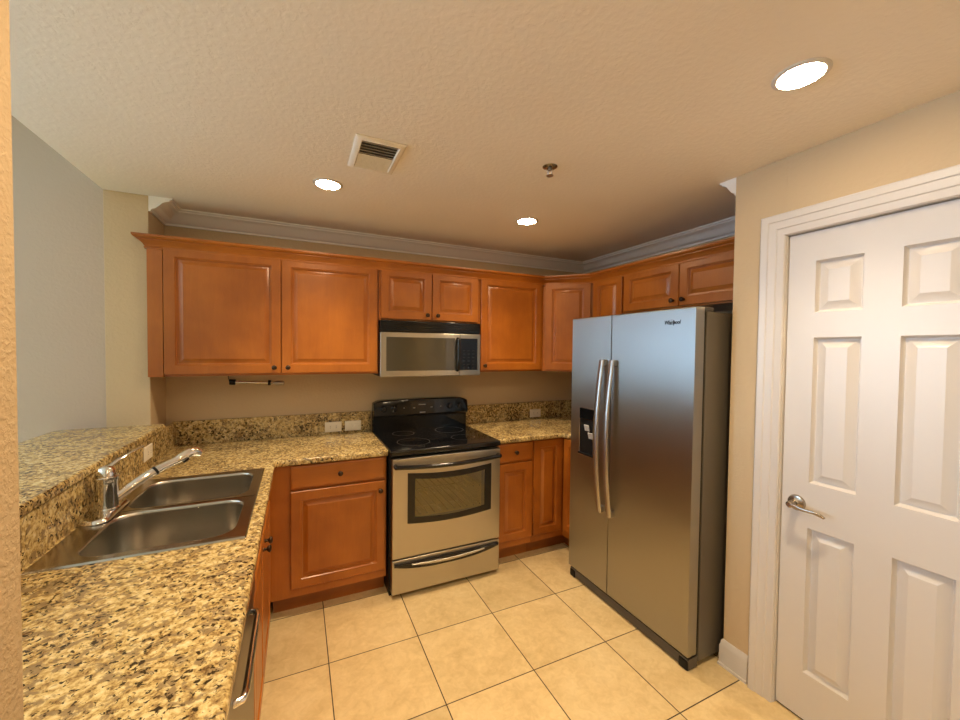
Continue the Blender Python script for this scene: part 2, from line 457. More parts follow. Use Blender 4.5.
a = [(dx, y, z) for y, z in ((y0, z0), (y1, z0), (y1, z1), (y0, z1))]
b = [(dx+0.036, y, z) for _, y, z in a]
mb.loft([a, b], False, True)
door = struct('door_1', mb, M['white'], 'white six-panel pantry door at the right', 'door')
hy, hz = -2.150, 0.912
mb = MB(); mb.lathe((dx, hy, hz), (-1, 0, 0), [(0.033, 0), (0.033, 0.004), (0.029, 0.010), (0.018, 0.013), (0.012, 0.02), (0.011, 0.045), (0.013, 0.048), (0.013, 0.058), (0.008, 0.062)])
o = mb.build('door_handle', M['nickel'], door); o['label'] = 'satin nickel lever handle'
mb = MB(); mb.tube([(dx-0.052, hy+0.004, hz), (dx-0.054, hy-0.02, hz-0.001), (dx-0.055, hy-0.05, hz-0.006), (dx-0.054, hy-0.08, hz-0.004), (dx-0.052, hy-0.104, hz-0.008), (dx-0.046, hy-0.116, hz-0.016)], [0.011, 0.011, 0.009, 0.0085, 0.009, 0.006], flat=0.75)
mb.build('lever', M['nickel'], o)

# ------------------------------------------------------------------ cabinets
DR = [(0, 0), (0, 0.016), (0.0025, 0.0195), (0.006, 0.020), (0.052, 0.020), (0.055, 0.0155), (0.059, 0.0145), (0.061, 0.007), (0.066, 0.0055), (0.070, 0.007), (0.088, 0.0165), (0.091, 0.018)]
DF = [(0, 0), (0, 0.013), (0.004, 0.0165), (0.010, 0.019), (0.016, 0.020)]
def knob(parent, p, n):
    mb = MB(); mb.lathe(p, n, [(0.009, 0), (0.008, 0.003), (0.0055, 0.006), (0.0055, 0.014), (0.010, 0.017), (0.0145, 0.021), (0.0145, 0.026), (0.010, 0.030), (0.003, 0.031)], 20)
    return mb.build('knob', M['bronze'], parent)
def cab_door(parent, o, u, n, w, h, k=None, name='door', prof=DR, mat='wood'):
    mb = MB(); mb.rects(o, u, (0, 0, 1), n, w, h, prof)
    ob = mb.build(name, M[mat], parent)
    if k:
        o, u, n = V(o), V(u), V(n)
        knob(ob, o + u*k[0] + V((0, 0, k[1])) + n*0.0195, n)
    return ob
UX, NY, NX = (1, 0, 0), (0, -1, 0), (-1, 0, 0)
# wall cabinets; carcass fronts at y=-0.31, doors 20 mm proud
ZB, ZT, ZD0, ZD1 = 1.370, 2.115, 1.383, 2.100
t = thing('wall_cabinet', (-0.63, -0.15, ZB), 'wide two-door wooden wall cabinet left of the microwave', 'cabinet')
MB().box(-1.262, -0.002, -0.310, -0.002, ZB, ZT, 0.002).build('carcass', M['wood'], t)
MB().box(-1.262, -1.192, -0.326, -0.310, ZB, ZT, 0.002).build('filler', M['wood'], t)
cab_door(t, (-1.189, -0.31, ZD0), UX, NY, 0.586, ZD1-ZD0, (0.586-0.036, 0.036))
cab_door(t, (-0.599, -0.31, ZD0), UX, NY, 0.586, ZD1-ZD0, (0.036, 0.036))
t = thing('wall_cabinet', (0.381, -0.15, 1.742), 'short two-door wooden cabinet directly above the microwave', 'cabinet')
MB().box(0.0, 0.762, -0.310, -0.002, 1.742, ZT, 0.002).build('carcass', M['wood'], t)
cab_door(t, (0.012, -0.31, 1.752), UX, NY, 0.364, ZD1-1.752, (0.364-0.036, 0.034))
cab_door(t, (0.382, -0.31, 1.752), UX, NY, 0.364, ZD1-1.752, (0.036, 0.034))
t = thing('wall_cabinet', (1.06, -0.15, ZB), 'single-door wooden wall cabinet right of the microwave', 'cabinet')
MB().box(0.764, 1.352, -0.310, -0.002, ZB, ZT, 0.002).build('carcass', M['wood'], t)
cab_door(t, (0.774, -0.31, ZD0), UX, NY, 0.552, ZD1-ZD0, (0.030, 0.036))
# diagonal corner cabinet
XU = 1.634           # carcass front of the cabinets on the right wall (doors to XU-0.02)
A, B = V((1.354, -0.316)), V((1.640, -0.602))
t = thing('wall_cabinet', (1.75, -0.3, ZB), 'diagonal corner wall cabinet facing the room left of the fridge', 'cabinet')
MB().prism([(A.x, A.y), (B.x, B.y), (XR-0.002, B.y), (XR-0.002, -0.002), (A.x, -0.002)], ZB, ZT).build('carcass', M['wood'], t)
du = (B-A).normalized(); dn = V((du.y, -du.x)); L = (B-A).length
cab_door(t, V((A.x, A.y, ZD0)) + V((du.x, du.y, 0))*0.022, V((du.x, du.y, 0)), V((dn.x, dn.y, 0)), L-0.044, ZD1-ZD0)
UY = (0, -1, 0)
t = thing('wall_cabinet', (1.83, -0.77, ZB), 'narrow single-door wall cabinet between the corner cabinet and the fridge cabinet', 'cabinet')
MB().box(XU, XR-0.002, -0.928, -0.604, ZB, ZT, 0.002).build('carcass', M['wood'], t)
cab_door(t, (XU, -0.622, ZD0), UY, NX, 0.300, ZD1-ZD0)
t = thing('wall_cabinet', (1.83, -1.4, 1.80), 'short two-door wooden cabinet directly above the fridge', 'cabinet')
MB().box(XU, XR-0.002, -1.860, -0.930, 1.815, ZT, 0.002).build('carcass', M['wood'], t)
cab_door(t, (XU, -0.944, 1.826), UY, NX, 0.444, ZD1-1.826, (0.444-0.034, 0.036))
cab_door(t, (XU, -1.394, 1.826), UY, NX, 0.444, ZD1-1.826, (0.034, 0.036))
# wooden cornice over all wall cabinets
WC = [(0.002, -0.014), (0.009, -0.014), (0.010, -0.006), (0.006, -0.003), (0.010, 0.002), (0.015, 0.012), (0.026, 0.024), (0.034, 0.028), (0.034, 0.033), (0.040, 0.034), (0.047, 0.039), (0.052, 0.046), (0.052, 0.056), (-0.02, 0.056), (-0.02, 0.002), (0.002, 0.002)]
path = [(-1.262, -0.285), (-1.262, -0.322), (A.x-0.003, -0.322), (XU-0.012, -0.610), (XU-0.012, -1.860)]
tag(MB().sweep(path, [(-o, z) for o, z in WC], 2.103-0.008).build('cabinet_cornice', M['wood_h']), 'wooden cornice running along the tops of all the wall cabinets', 'moulding')

# base cabinets
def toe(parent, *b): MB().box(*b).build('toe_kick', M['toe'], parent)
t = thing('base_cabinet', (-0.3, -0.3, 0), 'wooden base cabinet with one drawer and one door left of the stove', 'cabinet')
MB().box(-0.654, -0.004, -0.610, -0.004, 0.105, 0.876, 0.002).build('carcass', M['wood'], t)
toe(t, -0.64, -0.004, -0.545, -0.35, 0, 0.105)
cab_door(t, (-0.546, -0.61, 0.735), UX, NY, 0.532, 0.134, (0.266, 0.070), 'drawer', DF, 'wood_h')
cab_door(t, (-0.546, -0.61, 0.160), UX, NY, 0.532, 0.562, (0.532-0.032, 0.562-0.055))
t = thing('sink_cabinet', (-0.93, -1.15, 0), 'wooden base cabinet under the sink facing the stove aisle', 'cabinet')
MB().box(-1.228, -0.656, -1.650, -0.612, 0.105, 0.70, 0.002).build('carcass', M['wood'], t)
MB().box(-0.676, -0.656, -1.650, -0.612, 0.70, 0.876, 0.002).build('face_rail', M['wood_h'], t)
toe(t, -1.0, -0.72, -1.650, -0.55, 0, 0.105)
for y, k in ((-0.845, -1), (-1.247, 1)):
    w = 0.396
    cab_door(t, (-0.656, y-w, 0.160), (0, 1, 0), (1, 0, 0), w, 0.612, ((w-0.036) if k > 0 else 0.036, 0.565))
t = thing('base_cabinet', (0.91, -0.3, 0), 'narrow wooden base cabinet with one drawer right of the stove', 'cabinet')
MB().box(0.766, 1.072, -0.610, -0.004, 0.105, 0.876, 0.002).build('carcass', M['wood'], t)
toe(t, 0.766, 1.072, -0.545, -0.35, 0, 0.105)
cab_door(t, (0.776, -0.61, 0.735), UX, NY, 0.290, 0.134, (0.145, 0.070), 'drawer', DF, 'wood_h')
cab_door(t, (0.776, -0.61, 0.160), UX, NY, 0.290, 0.562)
t = thing('corner_base_cabinet', (1.6, -0.4, 0), 'corner base cabinet with folding doors beside the fridge', 'cabinet')
MB().prism([(1.074, -0.004), (1.074, -0.610), (1.362, -0.610), (1.362, -0.905), (XR-0.004, -0.905), (XR-0.004, -0.004)], 0.105, 0.876).build('carcass', M['wood'], t)
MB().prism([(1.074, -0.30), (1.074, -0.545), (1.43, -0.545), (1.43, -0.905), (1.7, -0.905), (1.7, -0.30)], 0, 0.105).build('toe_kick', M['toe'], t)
cab_door(t, (1.082, -0.61, 0.160), UX, NY, 0.256, 0.710)
cab_door(t, (1.362, -0.634, 0.160), UY, NX, 0.262, 0.710)

# ------------------------------------------------------------------ granite
def arc(cx, cy, r, a0, a1, n=8):
    return [(cx + r*math.cos(math.radians(a0+(a1-a0)*i/n)), cy + r*math.sin(math.radians(a0+(a1-a0)*i/n))) for i in range(n+1)]
XC = -0.622
SX0, SX1, SY0, SY1 = -1.196, -0.664, -1.588, -0.772   # sink outline
out = [(-1.228, -0.002), (-1.228, -2.444), (XC, -2.444)] + arc(XC+0.03, -0.678, 0.03, 180, 90)[:] + [(-0.002, -0.648), (-0.002, -0.002)]
hole = [(SX0+0.02, SY0+0.02), (SX1-0.02, SY0+0.02), (SX1-0.02, SY1-0.02), (SX0+0.02, SY1-0.02)]
def edge_left(m): return (m.x > XC-0.004 and m.y < -0.64 and m.x < -0.01 and m.y > -2.43)
ct = MB().prism(out, 0.878, 0.914, hole, 0.010, edge_left).build('countertop', M['granite'])
tag(ct, 'L-shaped speckled golden granite worktop holding the sink, left of the stove', 'countertop')
MB().box(-1.226, -0.002, -0.022, -0.002, 0.914, 1.066, 0.002).build('backsplash', M['granite'], ct)
MB().box(-1.230, -1.206, -2.444, -0.022, 0.914, 1.062, 0.001).build('bar_backsplash', M['granite'], ct)
xi = 1.350
out = [(0.764, -0.002), (0.764, -0.648), (xi-0.07, -0.648)] + arc(xi-0.07, -0.718, 0.07, 90, 0)[1:] + [(xi, -0.905), (XR-0.002, -0.905), (XR-0.002, -0.002)]
ct2 = MB().prism(out, 0.878, 0.914, None, 0.010, lambda m: m.y < -0.64 and m.x < xi+0.004 and m.x > 0.77 and m.y > -0.90).build('countertop', M['granite'])
tag(ct2, 'speckled golden granite worktop between the stove and the fridge', 'countertop')
mb = MB(); mb.box(0.764, XR-0.003, -0.022, -0.002, 0.914, 1.066, 0.0015); mb.box(XR-0.022, XR-0.002, -0.905, -0.024, 0.9142, 1.0655, 0.0015)
mb.build('backsplash', M['granite'], ct2)
out = [(-1.198, -2.444), (-1.198, -0.286), (-1.60, -0.286)] + arc(-1.61, -0.336, 0.05, 90, 180) + [(-1.66, -0.60), (-1.675, -1.4), (-1.66, -2.444)]
bt = MB().prism(out, 1.064, 1.099, None, 0.010, lambda m: m.y > -2.43 and not (m.y > -0.29 and m.x > XS)).build('bar_top', M['granite'])
tag(bt, 'raised granite breakfast bar top behind the sink', 'bar top')

# ------------------------------------------------------------------ sink
def rrect(x0, x1, y0, y1, r, z, n=8):
    pts = []
    for cx, cy, a in ((x1-r, y1-r, 0), (x0+r, y1-r, 90), (x0+r, y0+r, 180), (x1-r, y0+r, 270)):
        for i in range(n+1):
            t_ = math.radians(a + 90*i/n)
            pts.append((cx + r*math.cos(t_), cy + r*math.sin(t_), z))
    return pts
sk = thing('sink', (-0.93, -1.18, 0.914), 'double-bowl stainless steel sink set in the granite worktop', 'sink')
BX0, BX1 = -1.116, -0.704
YM = -1.180
mb = MB()
for (ya, yb, b0, b1) in ((SY0, YM, -1.548, -1.198), (YM, SY1, -1.162, -0.812)):
    outer0 = rrect(SX0, SX1, ya, yb, 0.0015, 0.9145); outer = rrect(SX0+0.004, SX1-0.004, ya+(0.004 if ya == SY0 else 0), yb-(0.004 if yb == SY1 else 0), 0.0015, 0.9195)
    if ya == SY0:
        outer0 = [(x, y if y < YM-0.002 else YM, z) for x, y, z in outer0]; outer = [(x, y if y < YM-0.002 else YM, z) for x, y, z in outer]
    inn0 = [(x, y, 0.9185) for x, y, _ in rrect(SX0+0.014, SX1-0.014, ya+(0.014 if ya == SY0 else 0.0), yb-(0.014 if yb == SY1 else 0.0), 0.0015, 0)]
    hl = rrect(BX0, BX1, b0, b1, 0.075, 0.9170)
    mb.loft([outer0, outer, inn0, hl], False, False)
mb.build('rim', M['steel_sink'], sk, angle=25)
for (b0, b1) in ((-1.548, -1.198), (-1.162, -0.812)):
    mb = MB(); R = []
    for ins, z, r in ((0, 0.9170, 0.075), (0.003, 0.914, 0.074), (0.006, 0.905, 0.072), (0.012, 0.79, 0.070), (0.018, 0.755, 0.066), (0.032, 0.738, 0.055), (0.055, 0.732, 0.04), (0.13, 0.729, 0.02)):
        R.append(rrect(BX0+ins, BX1-ins, b0+ins, b1-ins, r, z))
    mb.loft(R, False, True)
    bowl = mb.build('bowl', M['steel_bowl'], sk, angle=50)
    mb = MB(); mb.lathe(((BX0+BX1)/2, (b0+b1)/2, 0.7295), (0, 0, 1), [(0.045, 0), (0.045, 0.003), (0.036, 0.004), (0.030, 0.001), (0.004, 0.001)])
    mb.build('drain', M['chrome'], bowl)
# faucet
fx, fy = -1.157, -1.165
fz = 0.9192
fc = thing('faucet', (fx, fy, fz), 'chrome single-lever kitchen faucet at the back of the sink', 'faucet')
mb = MB(); R = []
for ins, z in ((0, 0), (0, 0.004), (0.006, 0.011), (0.016, 0.014)):
    R.append([(x, y, fz+z) for x, y, _ in rrect(fx-0.040+ins, fx+0.040-ins, fy-0.125+ins, fy+0.125-ins, 0.038-ins, 0)])
mb.loft(R); mb.build('deck_plate', M['chrome'], fc, angle=50)
mb = MB(); mb.lathe((fx, fy, fz+0.012), (0, 0, 1), [(0.038, 0), (0.038, 0.006), (0.0345, 0.010), (0.0335, 0.10), (0.035, 0.110), (0.037, 0.115), (0.037, 0.124), (0.033, 0.126)])
mb.build('body', M['chrome'], fc)
mb = MB(); mb.lathe((fx, fy, fz+0.136), (0, 0, 1), [(0.031, 0), (0.032, 0.008), (0.028, 0.024), (0.020, 0.034), (0.006, 0.040)])
cap = mb.build('lever_cap', M['chrome'], fc, angle=60)
mb = MB(); mb.tube([(fx+0.002, fy+0.004, fz+0.164), (fx+0.02, fy+0.035, fz+0.184), (fx+0.045, fy+0.08, fz+0.200), (fx+0.07, fy+0.135, fz+0.212)], [0.011, 0.008, 0.0055, 0.0065], flat=0.6, ref=(0, 0, 1))
mb.build('lever', M['chrome'], cap)
mb = MB(); sp = []
P0, P1 = V((fx+0.02, fy+0.012, fz+0.045)), V((fx+0.185, fy+0.135, fz+0.142))
for i in range(11):
    q = i/10; p = P0.lerp(P1, q); p.z += 0.012*math.sin(q*math.pi); sp.append(p)
mb.tube(sp, [0.017]*7 + [0.0165, 0.016, 0.016, 0.016]); spout = mb.build('spout', M['chrome'], fc, angle=60)
dr = (P1-P0).normalized()
mb = MB(); mb.tube([P0.lerp(P1, 0.60)+V((0, 0, .011)), P0.lerp(P1, 0.64)+V((0, 0, .011))], 0.0185); mb.build('collar', M['black_matte'], spout)
mb = MB()
hd = [P1-dr*0.006, P1+dr*0.012, P1+dr*0.05, P1+V((dr.x*0.074, dr.y*0.074, 0.02)), P1+V((dr.x*0.095, dr.y*0.095, 0.010))]
mb.tube(hd, [0.016, 0.019, 0.020, 0.0205, 0.017]); mb.build('spray_head', M['chrome'], spout, angle=60)
mb = MB(); mb.tube([P1+dr*0.02+V((0.004, -.006, -0.019)), P1+dr*0.042+V((0.004, -.006, -0.018))], 0.008); mb.build('spray_button', M['black_matte'], spout)

# ------------------------------------------------------------------ outlets
def outlet(c, u, n, label, kind='outlet', vert=False):
    c, u, n = V(c), V(u), V(n); w = u; z = V((0, 0, 1))
    t = thing('wall_' + kind, c - z*0.036, label, 'outlet' if kind == 'outlet' else 'switch', 'wall plates on the granite backsplash')
    mb = MB(); mb.rects(c - w*0.0575 - z*0.0365, w, z, n, 0.115, 0.073, [(0, 0), (0, 0.003), (0.004, 0.006)]); pl = mb.build('cover_plate', M['plastic'], t)
    if kind == 'outlet':
        for s in (-1, 1):
            cc = c + w*s*0.0205 + n*0.0055
            mb = MB(); mb.rects(cc - w*0.0145 - z*0.017, w, z, n, 0.029, 0.034, [(0, 0), (0, 0.002), (0.002, 0.003)]); so = mb.build('socket', M['plastic'], pl)
        for s in (-1, 1):
            for d in (-0.006, 0.006):
                cc = c + w*s*0.0205 + n*0.0082
                mb = MB(); mb.obox(cc + z*(d-0.001) - w*0.004, w, z, n, 0.008, 0.0022, 0.0006); mb.build('slot', M['slot'], pl)
    else:
        for s in (-1, 1):
            cc = c + w*s*0.022 + n*0.0055
            mb = MB(); mb.rects(cc - w*0.0165 - z*0.017, w, z, n, 0.033, 0.034, [(0, 0), (0.001, 0.002), (0.006, 0.005)]); mb.build('rocker', M['plastic'], pl)
    return t
outlet((-0.272, -0.0225, 0.965), UX, NY, 'ivory outlet plate on the backsplash, left of two beside the stove')
outlet((-0.133, -0.0225, 0.965), UX, NY, 'ivory switch plate on the backsplash nearest the stove', 'switch')
outlet((1.480, -0.0225, 0.963), UX, NY, 'ivory outlet plate on the backsplash between stove and fridge')
outlet((-1.2055, -0.545, 0.998), (0, 1, 0), (1, 0, 0), 'ivory outlet plate under the raised bar behind the faucet')

# ------------------------------------------------------------------ towel rod under the wall cabinet
t = thing('towel_rod', (-0.76, -0.004, 1.30), 'thin chrome paper towel rod with black ends under the left wall cabinet', 'towel holder')
ry, rz = -0.11, 1.318
def rp(x): return V((x, ry, rz - 0.05*(x+0.92)*0.9 + 0.0))
mb = MB(); mb.cyl(rp(-0.88), rp(-0.66), 0.008); mb.build('rod', M['chrome'], t)
mb = MB(); mb.cyl(rp(-0.905), rp(-0.873), 0.018); mb.box(-0.897, -0.881, ry, -0.001, rz-0.010, rz+0.008); mb.build('end_bracket', M['black_matte'], t)
mb = MB(); mb.cyl(rp(-0.688), rp(-0.672), 0.017); mb.box(-0.686, -0.674, ry, -0.001, rz-0.020, rz-0.004); mb.build('end_bracket', M['black_matte'], t)
mb = MB(); d = (rp(-0.59)-rp(-0.66)); mb.lathe(rp(-0.66), d, [(0.007, 0), (0.009, 0.01), (0.014, 0.022), (0.0155, 0.05), (0.014, 0.066), (0.006, 0.07)]); mb.build('finial', M['steel_bar'], t)
MB().tube([(-0.915, ry+0.02, ZB), (-0.914, ry+0.015, 1.345), (-0.905, ry, rz)], 0.0025, 8).build('wire_clip', M['black_matte'], t)

# ------------------------------------------------------------------ stove
st = thing('stove', (0.381, -0.35, 0), 'stainless steel electric range with black glass top', 'stove')
OX0, OX1, OZ0, OZ1 = 0.13, 0.655, 0.440, 0.765
mb = MB(); mb.rects((0.006, -0.03, 0.0), UX, (0, 0, 1), NY, 0.750, 0.895, [(0, 0), (0, 0.625)])
mb.bm.faces.ensure_lookup_table(); mb.bm.faces.remove(mb.bm.faces[-1])
def ringface(mb, y):                      # front face of the body with the oven mouth cut out
    q = [(0.006, 0.0), (0.756, 0.0), (0.756, 0.895), (0.006, 0.895)]
    h = [(OX0, OZ0), (OX1, OZ0), (OX1, OZ1), (OX0, OZ1)]
    mb.loft([[(x, y, z) for x, z in q], [(x, y, z) for x, z in h], [(x, y+0.02, z) for x, z in h]], False, False)
ringface(mb, -0.655); mb.build('body', M['black_matte'], st)
mb = MB(); h = [(0.09, 0.32), (0.67, 0.32), (0.67, 0.80), (0.09, 0.80)]
hh = [(OX0, OZ0), (OX1, OZ0), (OX1, OZ1), (OX0, OZ1)]
mb.loft([[(x, -0.634, z) for x, z in hh], [(x, -0.632, z) for x, z in h], [(x, -0.14, z) for x, z in h]], False, True); o = mb.build('oven_cavity', M['oven_in'], st); o['label'] = 'olive enamelled oven interior'
for zr in (0.60, 0.47):
    mb = MB()
    for k in range(12): mb.cyl((0.12+k*0.0473, -0.62, zr), (0.12+k*0.0473, -0.16, zr), 0.0042, seg=8)
    for yy in (-0.16,): mb.cyl((0.095, yy, zr-0.004), (0.665, yy, zr-0.004), 0.004, seg=8)
    mb.build('oven_rack', M['rack'], st)
mb = MB(); mb.box(0.003, 0.760, -0.704, -0.03, 0.884, 0.918, 0.008, 3); ck = mb.build('cooktop', M['black'], st)
for x, y, r in ((0.20, -0.50, 0.110), (0.56, -0.50, 0.085), (0.20, -0.22, 0.080), (0.56, -0.22, 0.110)):
    mb = MB()
    for q in (1.0,):
        o_ = V((x, y, 0.9181)); a_ = [(o_.x + r*q*math.cos(k*math.pi/24), o_.y + r*q*math.sin(k*math.pi/24), o_.z) for k in range(48)]
        b_ = [(o_.x + (r*q-0.0025)*math.cos(k*math.pi/24), o_.y + (r*q-0.0025)*math.sin(k*math.pi/24), o_.z+0.0001) for k in range(48)]
        mb.loft([a_, b_], False, False)
    mb.build('burner_ring', M['grey_plastic'], ck)
# back guard: profile swept in x with rounded top
mb = MB(); R = []
for q in range(0, 25):
    x = 0.004 + 0.754*q/24
    e = min(q, 24-q)
    dz = {0: -0.020, 1: -0.006, 2: -0.001}.get(e, 0) + 0.006*math.sin(math.pi*q/24)
    top = 1.150 + dz
    R.append([(x, -0.03, 0.90), (x, -0.085, 0.90), (x, -0.085, 1.02), (x, -0.118, 1.030), (x, -0.122, 1.045), (x, -0.108, top-0.012), (x, -0.098, top), (x, -0.03, top)])
mb.loft(R); bgd = mb.build('backguard', M['black'], st)
def bgp(x, z): return V((x, -0.122 + (z-1.045)*0.14, z))
for x in (0.075, 0.155, 0.600, 0.685):
    mb = MB(); mb.lathe(bgp(x, 1.088), (0, -1, 0.14), [(0.024, 0), (0.024, 0.004), (0.019, 0.008), (0.018, 0.022), (0.015, 0.026), (0.005, 0.027)], 24)
    kb = mb.build('knob', M['black'], bgd)
mb = MB(); mb.obox(bgp(0.285, 1.075)+V((0, -0.001, 0)), (1, 0, 0), V((0, 0.14, 1)).normalized(), (0, -1, 0), 0.19, 0.055, 0.0015); mb.build('clock_display', M['black'], bgd)
mb = MB()
for x, z, w, h in ((0.345, 1.108, 0.055, 0.006), (0.30, 1.085, 0.018, 0.005), (0.44, 1.085, 0.018, 0.005), (0.352, 1.048, 0.045, 0.006), (0.225, 1.088, 0.01, 0.004), (0.52, 1.088, 0.01, 0.004)):
    mb = MB(); mb.obox(bgp(x, z)+V((0, -0.003, 0)), (1, 0, 0), V((0, 0.14, 1)).normalized(), (0, -1, 0), w, h, 0.0006)
    mb.build('control_mark', M['mark'], bgd)
# oven door
DX0, DX1, DYF = 0.012, 0.752, -0.712
mb = MB(); R = []
for y, e in ((-0.656, 0), (DYF+0.006, 0), (DYF+0.002, 0.002), (DYF, 0.006)): R.append([(x, y, z) for x, z in ((DX0+e, 0.248+e), (DX1-e, 0.248+e), (DX1-e, 0.868-e), (DX0+e, 0.868-e))])
for y in (DYF, -0.656): R.append([(x, y, z) for x, z in ((0.150, 0.468), (0.636, 0.468), (0.636, 0.752), (0.150, 0.752))])
R.append(R[0]); mb.loft(R, False, False)
od = mb.build('oven_door', M['steel'], st); od['label'] = 'stainless oven door with a black framed window'
# black window frame with arched top and bottom
def arch(x0, x1, zb, zt, bow, y, n=24, topbow=None):
    topbow = bow if topbow is None else topbow
    P = []
    for i in range(n+1):
        q = i/n; P.append((x0 + (x1-x0)*q, y, zb - bow*(1-(2*q-1)**2)))
    for i in range(n+1):
        q = 1 - i/n; P.append((x0 + (x1-x0)*q, y, zt - topbow*(1-(2*q-1)**2)))
    return P
mb = MB(); mb.loft([arch(0.106, 0.682, 0.462, 0.776, 0.020, DYF+0.001), arch(0.106, 0.682, 0.462, 0.776, 0.020, DYF-0.003), arch(0.109, 0.679, 0.465, 0.773, 0.020, DYF-0.004), arch(0.152, 0.634, 0.497, 0.738, 0.020, DYF-0.004), arch(0.152, 0.634, 0.497, 0.738, 0.020, DYF+0.003)], False, False)
wf = mb.build('window_frame', M['black_frame'], od)
mb = MB(); mb.loft([arch(0.150, 0.636, 0.495, 0.740, 0.020, DYF+0.002), arch(0.150, 0.636, 0.495, 0.740, 0.020, DYF-0.001)])
o = mb.build('window_glass', M['oven_glass'], od); o['label'] = 'olive tinted oven window glass'
mb = MB(); hp = []
for i in range(13):
    q = i/12; x = 0.030 + (0.732-0.030)*q
    hp.append((x, DYF - 0.030 - 0.022*math.sin(math.pi*q), 0.826 - 0.010*math.sin(math.pi*q)))
mb.tube(hp, 0.0145, ref=(0, 0, 1), flat=0.95)
for i in (0, 12): mb.cyl(hp[i], (hp[i][0], DYF+0.002, hp[i][2]), 0.0145); mb.lathe(hp[i], (1, 0, 0), [(0.003, -0.014), (0.011, -0.010), (0.0145, -0.002), (0.0145, 0.002), (0.011, 0.010), (0.003, 0.014)])
o = mb.build('oven_handle', M['black'], od, angle=60); o['label'] = 'bowed glossy black oven handle'
# storage drawer
mb = MB(); mb.box(DX0, DX1, DYF+0.002, -0.655, 0.026, 0.240, 0.006, 3); dw_ = mb.build('storage_drawer', M['steel'], st)
mb = MB()
def crescent(y, e):
    P = []; n = 24
    for i in range(n+1):
        q = i/n; P.append((0.024+e + (0.714-2*e)*q, y, 0.224-e - 0.004*(1-(2*q-1)**2)))
    for i in range(n+1):
        q = 1-i/n; s_ = (1-abs(2*q-1)**2.6)
        P.append((0.024+e + (0.714-2*e)*q, y, 0.206+e - 0.040*s_))
    return P
mb.loft([crescent(DYF+0.004, 0), crescent(DYF-0.012, 0), crescent(DYF-0.018, 0.006)]); o = mb.build('drawer_handle', M['black'], dw_); o['label'] = 'crescent shaped black pull'
mb = MB(); R = []
for yy, e in ((DYF-0.0175, 0), (DYF-0.024, 0.004)):
    P = []; n = 24
    for i in range(n+1):
        q = i/n; P.append((0.13+e + (0.50-2*e)*q, yy, 0.213-e - 0.010*(1-(2*q-1)**2)))
    for i in range(n+1):
        q = 1-i/n; P.append((0.13+e + (0.50-2*e)*q, yy, 0.203+e - 0.020*(1-(2*q-1)**2)))
    R.append(P)
mb.loft(R); mb.build('pull_inlay', M['steel'], dw_)

# ------------------------------------------------------------------ microwave
mw = thing('microwave', (0.381, -0.18, 1.345), 'stainless over-the-range microwave hung above the stove', 'microwave')
MY = -0.345
MB().box(0.004, 0.758, MY+0.02, -0.004, 1.350, 1.740, 0.002).build('body', M['black_matte'], mw)
mb = MB(); mb.box(0.003, 0.759, MY-0.004, MY+0.02, 1.662, 1.740, 0.006); vg = mb.build('vent_grille', M['black'], mw)
mb = MB()
for k in range(4): mb.box(0.02, 0.742, MY-0.006, MY-0.003, 1.676+k*0.014, 1.681+k*0.014)
mb.build('slats', M['black_matte'], vg)
mb = MB(); mb.box(0.003, 0.588, MY-0.012, MY+0.02, 1.347, 1.658, 0.005, 3); md = mb.build('door', M['steel'], mw)
mb = MB(); mb.rects((0.044, MY-0.011, 1.389), UX, (0, 0, 1), NY, 0.505, 0.236, [(0, 0), (0, 0.002), (0.003, 0.003)]); o = mb.build('window', M['mw_glass'], md); o['label'] = 'dark tinted window'
mb = MB(); mb.tube([(0.570, MY-0.012, 1.385), (0.570, MY-0.038, 1.40), (0.570, MY-0.042, 1.50), (0.570, MY-0.038, 1.61), (0.570, MY-0.012, 1.625)], [0.010, 0.011, 0.011, 0.011, 0.010], ref=(1, 0, 0)); o = mb.build('handle', M['black'], md, angle=60); o['label'] = 'glossy black vertical handle'
mb = MB(); mb.box(0.590, 0.759, MY-0.012, MY+0.02, 1.347, 1.658, 0.005, 3); mf = mb.build('control_surround', M['steel'], mw)
mb = MB(); mb.rects((0.592, MY-0.0115, 1.389), UX, (0, 0, 1), NY, 0.140, 0.236, [(0, 0), (0, 0.002), (0.003, 0.003)]); cp = mb.build('control_panel', M['black'], mf)
mb = MB()
for r in range(6):
    for c in range(3): mb = MB(); mb.box(0.612+c*0.038, 0.630+c*0.038, MY-0.0152, MY-0.0144, 1.402+r*0.026, 1.408+r*0.026); mb.build('button', M['button'], mf)

# ------------------------------------------------------------------ dishwasher
dw = thing('dishwasher', (-0.93, -1.96, 0), 'dishwasher below the near worktop with a black top strip and steel bar handle', 'dishwasher')
MB().box(-1.22, -0.668, -2.262, -1.656, 0.02, 0.872, 0.002).build('body', M['black_matte'], dw)
MB().box(-0.668, -0.636, -2.258, -1.660, 0.115, 0.770, 0.004).build('door', M['black_shiny'], dw)
MB().box(-0.668, -0.632, -2.258, -1.660, 0.774, 0.868, 0.004).build('control_strip', M['black_shiny'], dw)
mb = MB(); mb.tube([(-0.634, -2.12, 0.79), (-0.617, -2.115, 0.79), (-0.612, -2.09, 0.79), (-0.612, -1.83, 0.79), (-0.617, -1.805, 0.79), (-0.634, -1.80, 0.79)], 0.008, ref=(0, 0, 1)); mb.build('handle', M['chrome'], dw, angle=60)
MB().box(-0.72, -0.70, -2.262, -1.656, 0, 0.11).build('kick_plate', M['black_matte'], dw)
tag(MB().box(-1.228, -0.640, -2.444, -2.266, 0.0, 0.876, 0.002).build('end_panel', M['wood']), 'wooden end panel between the dishwasher and the near wall', 'panel')

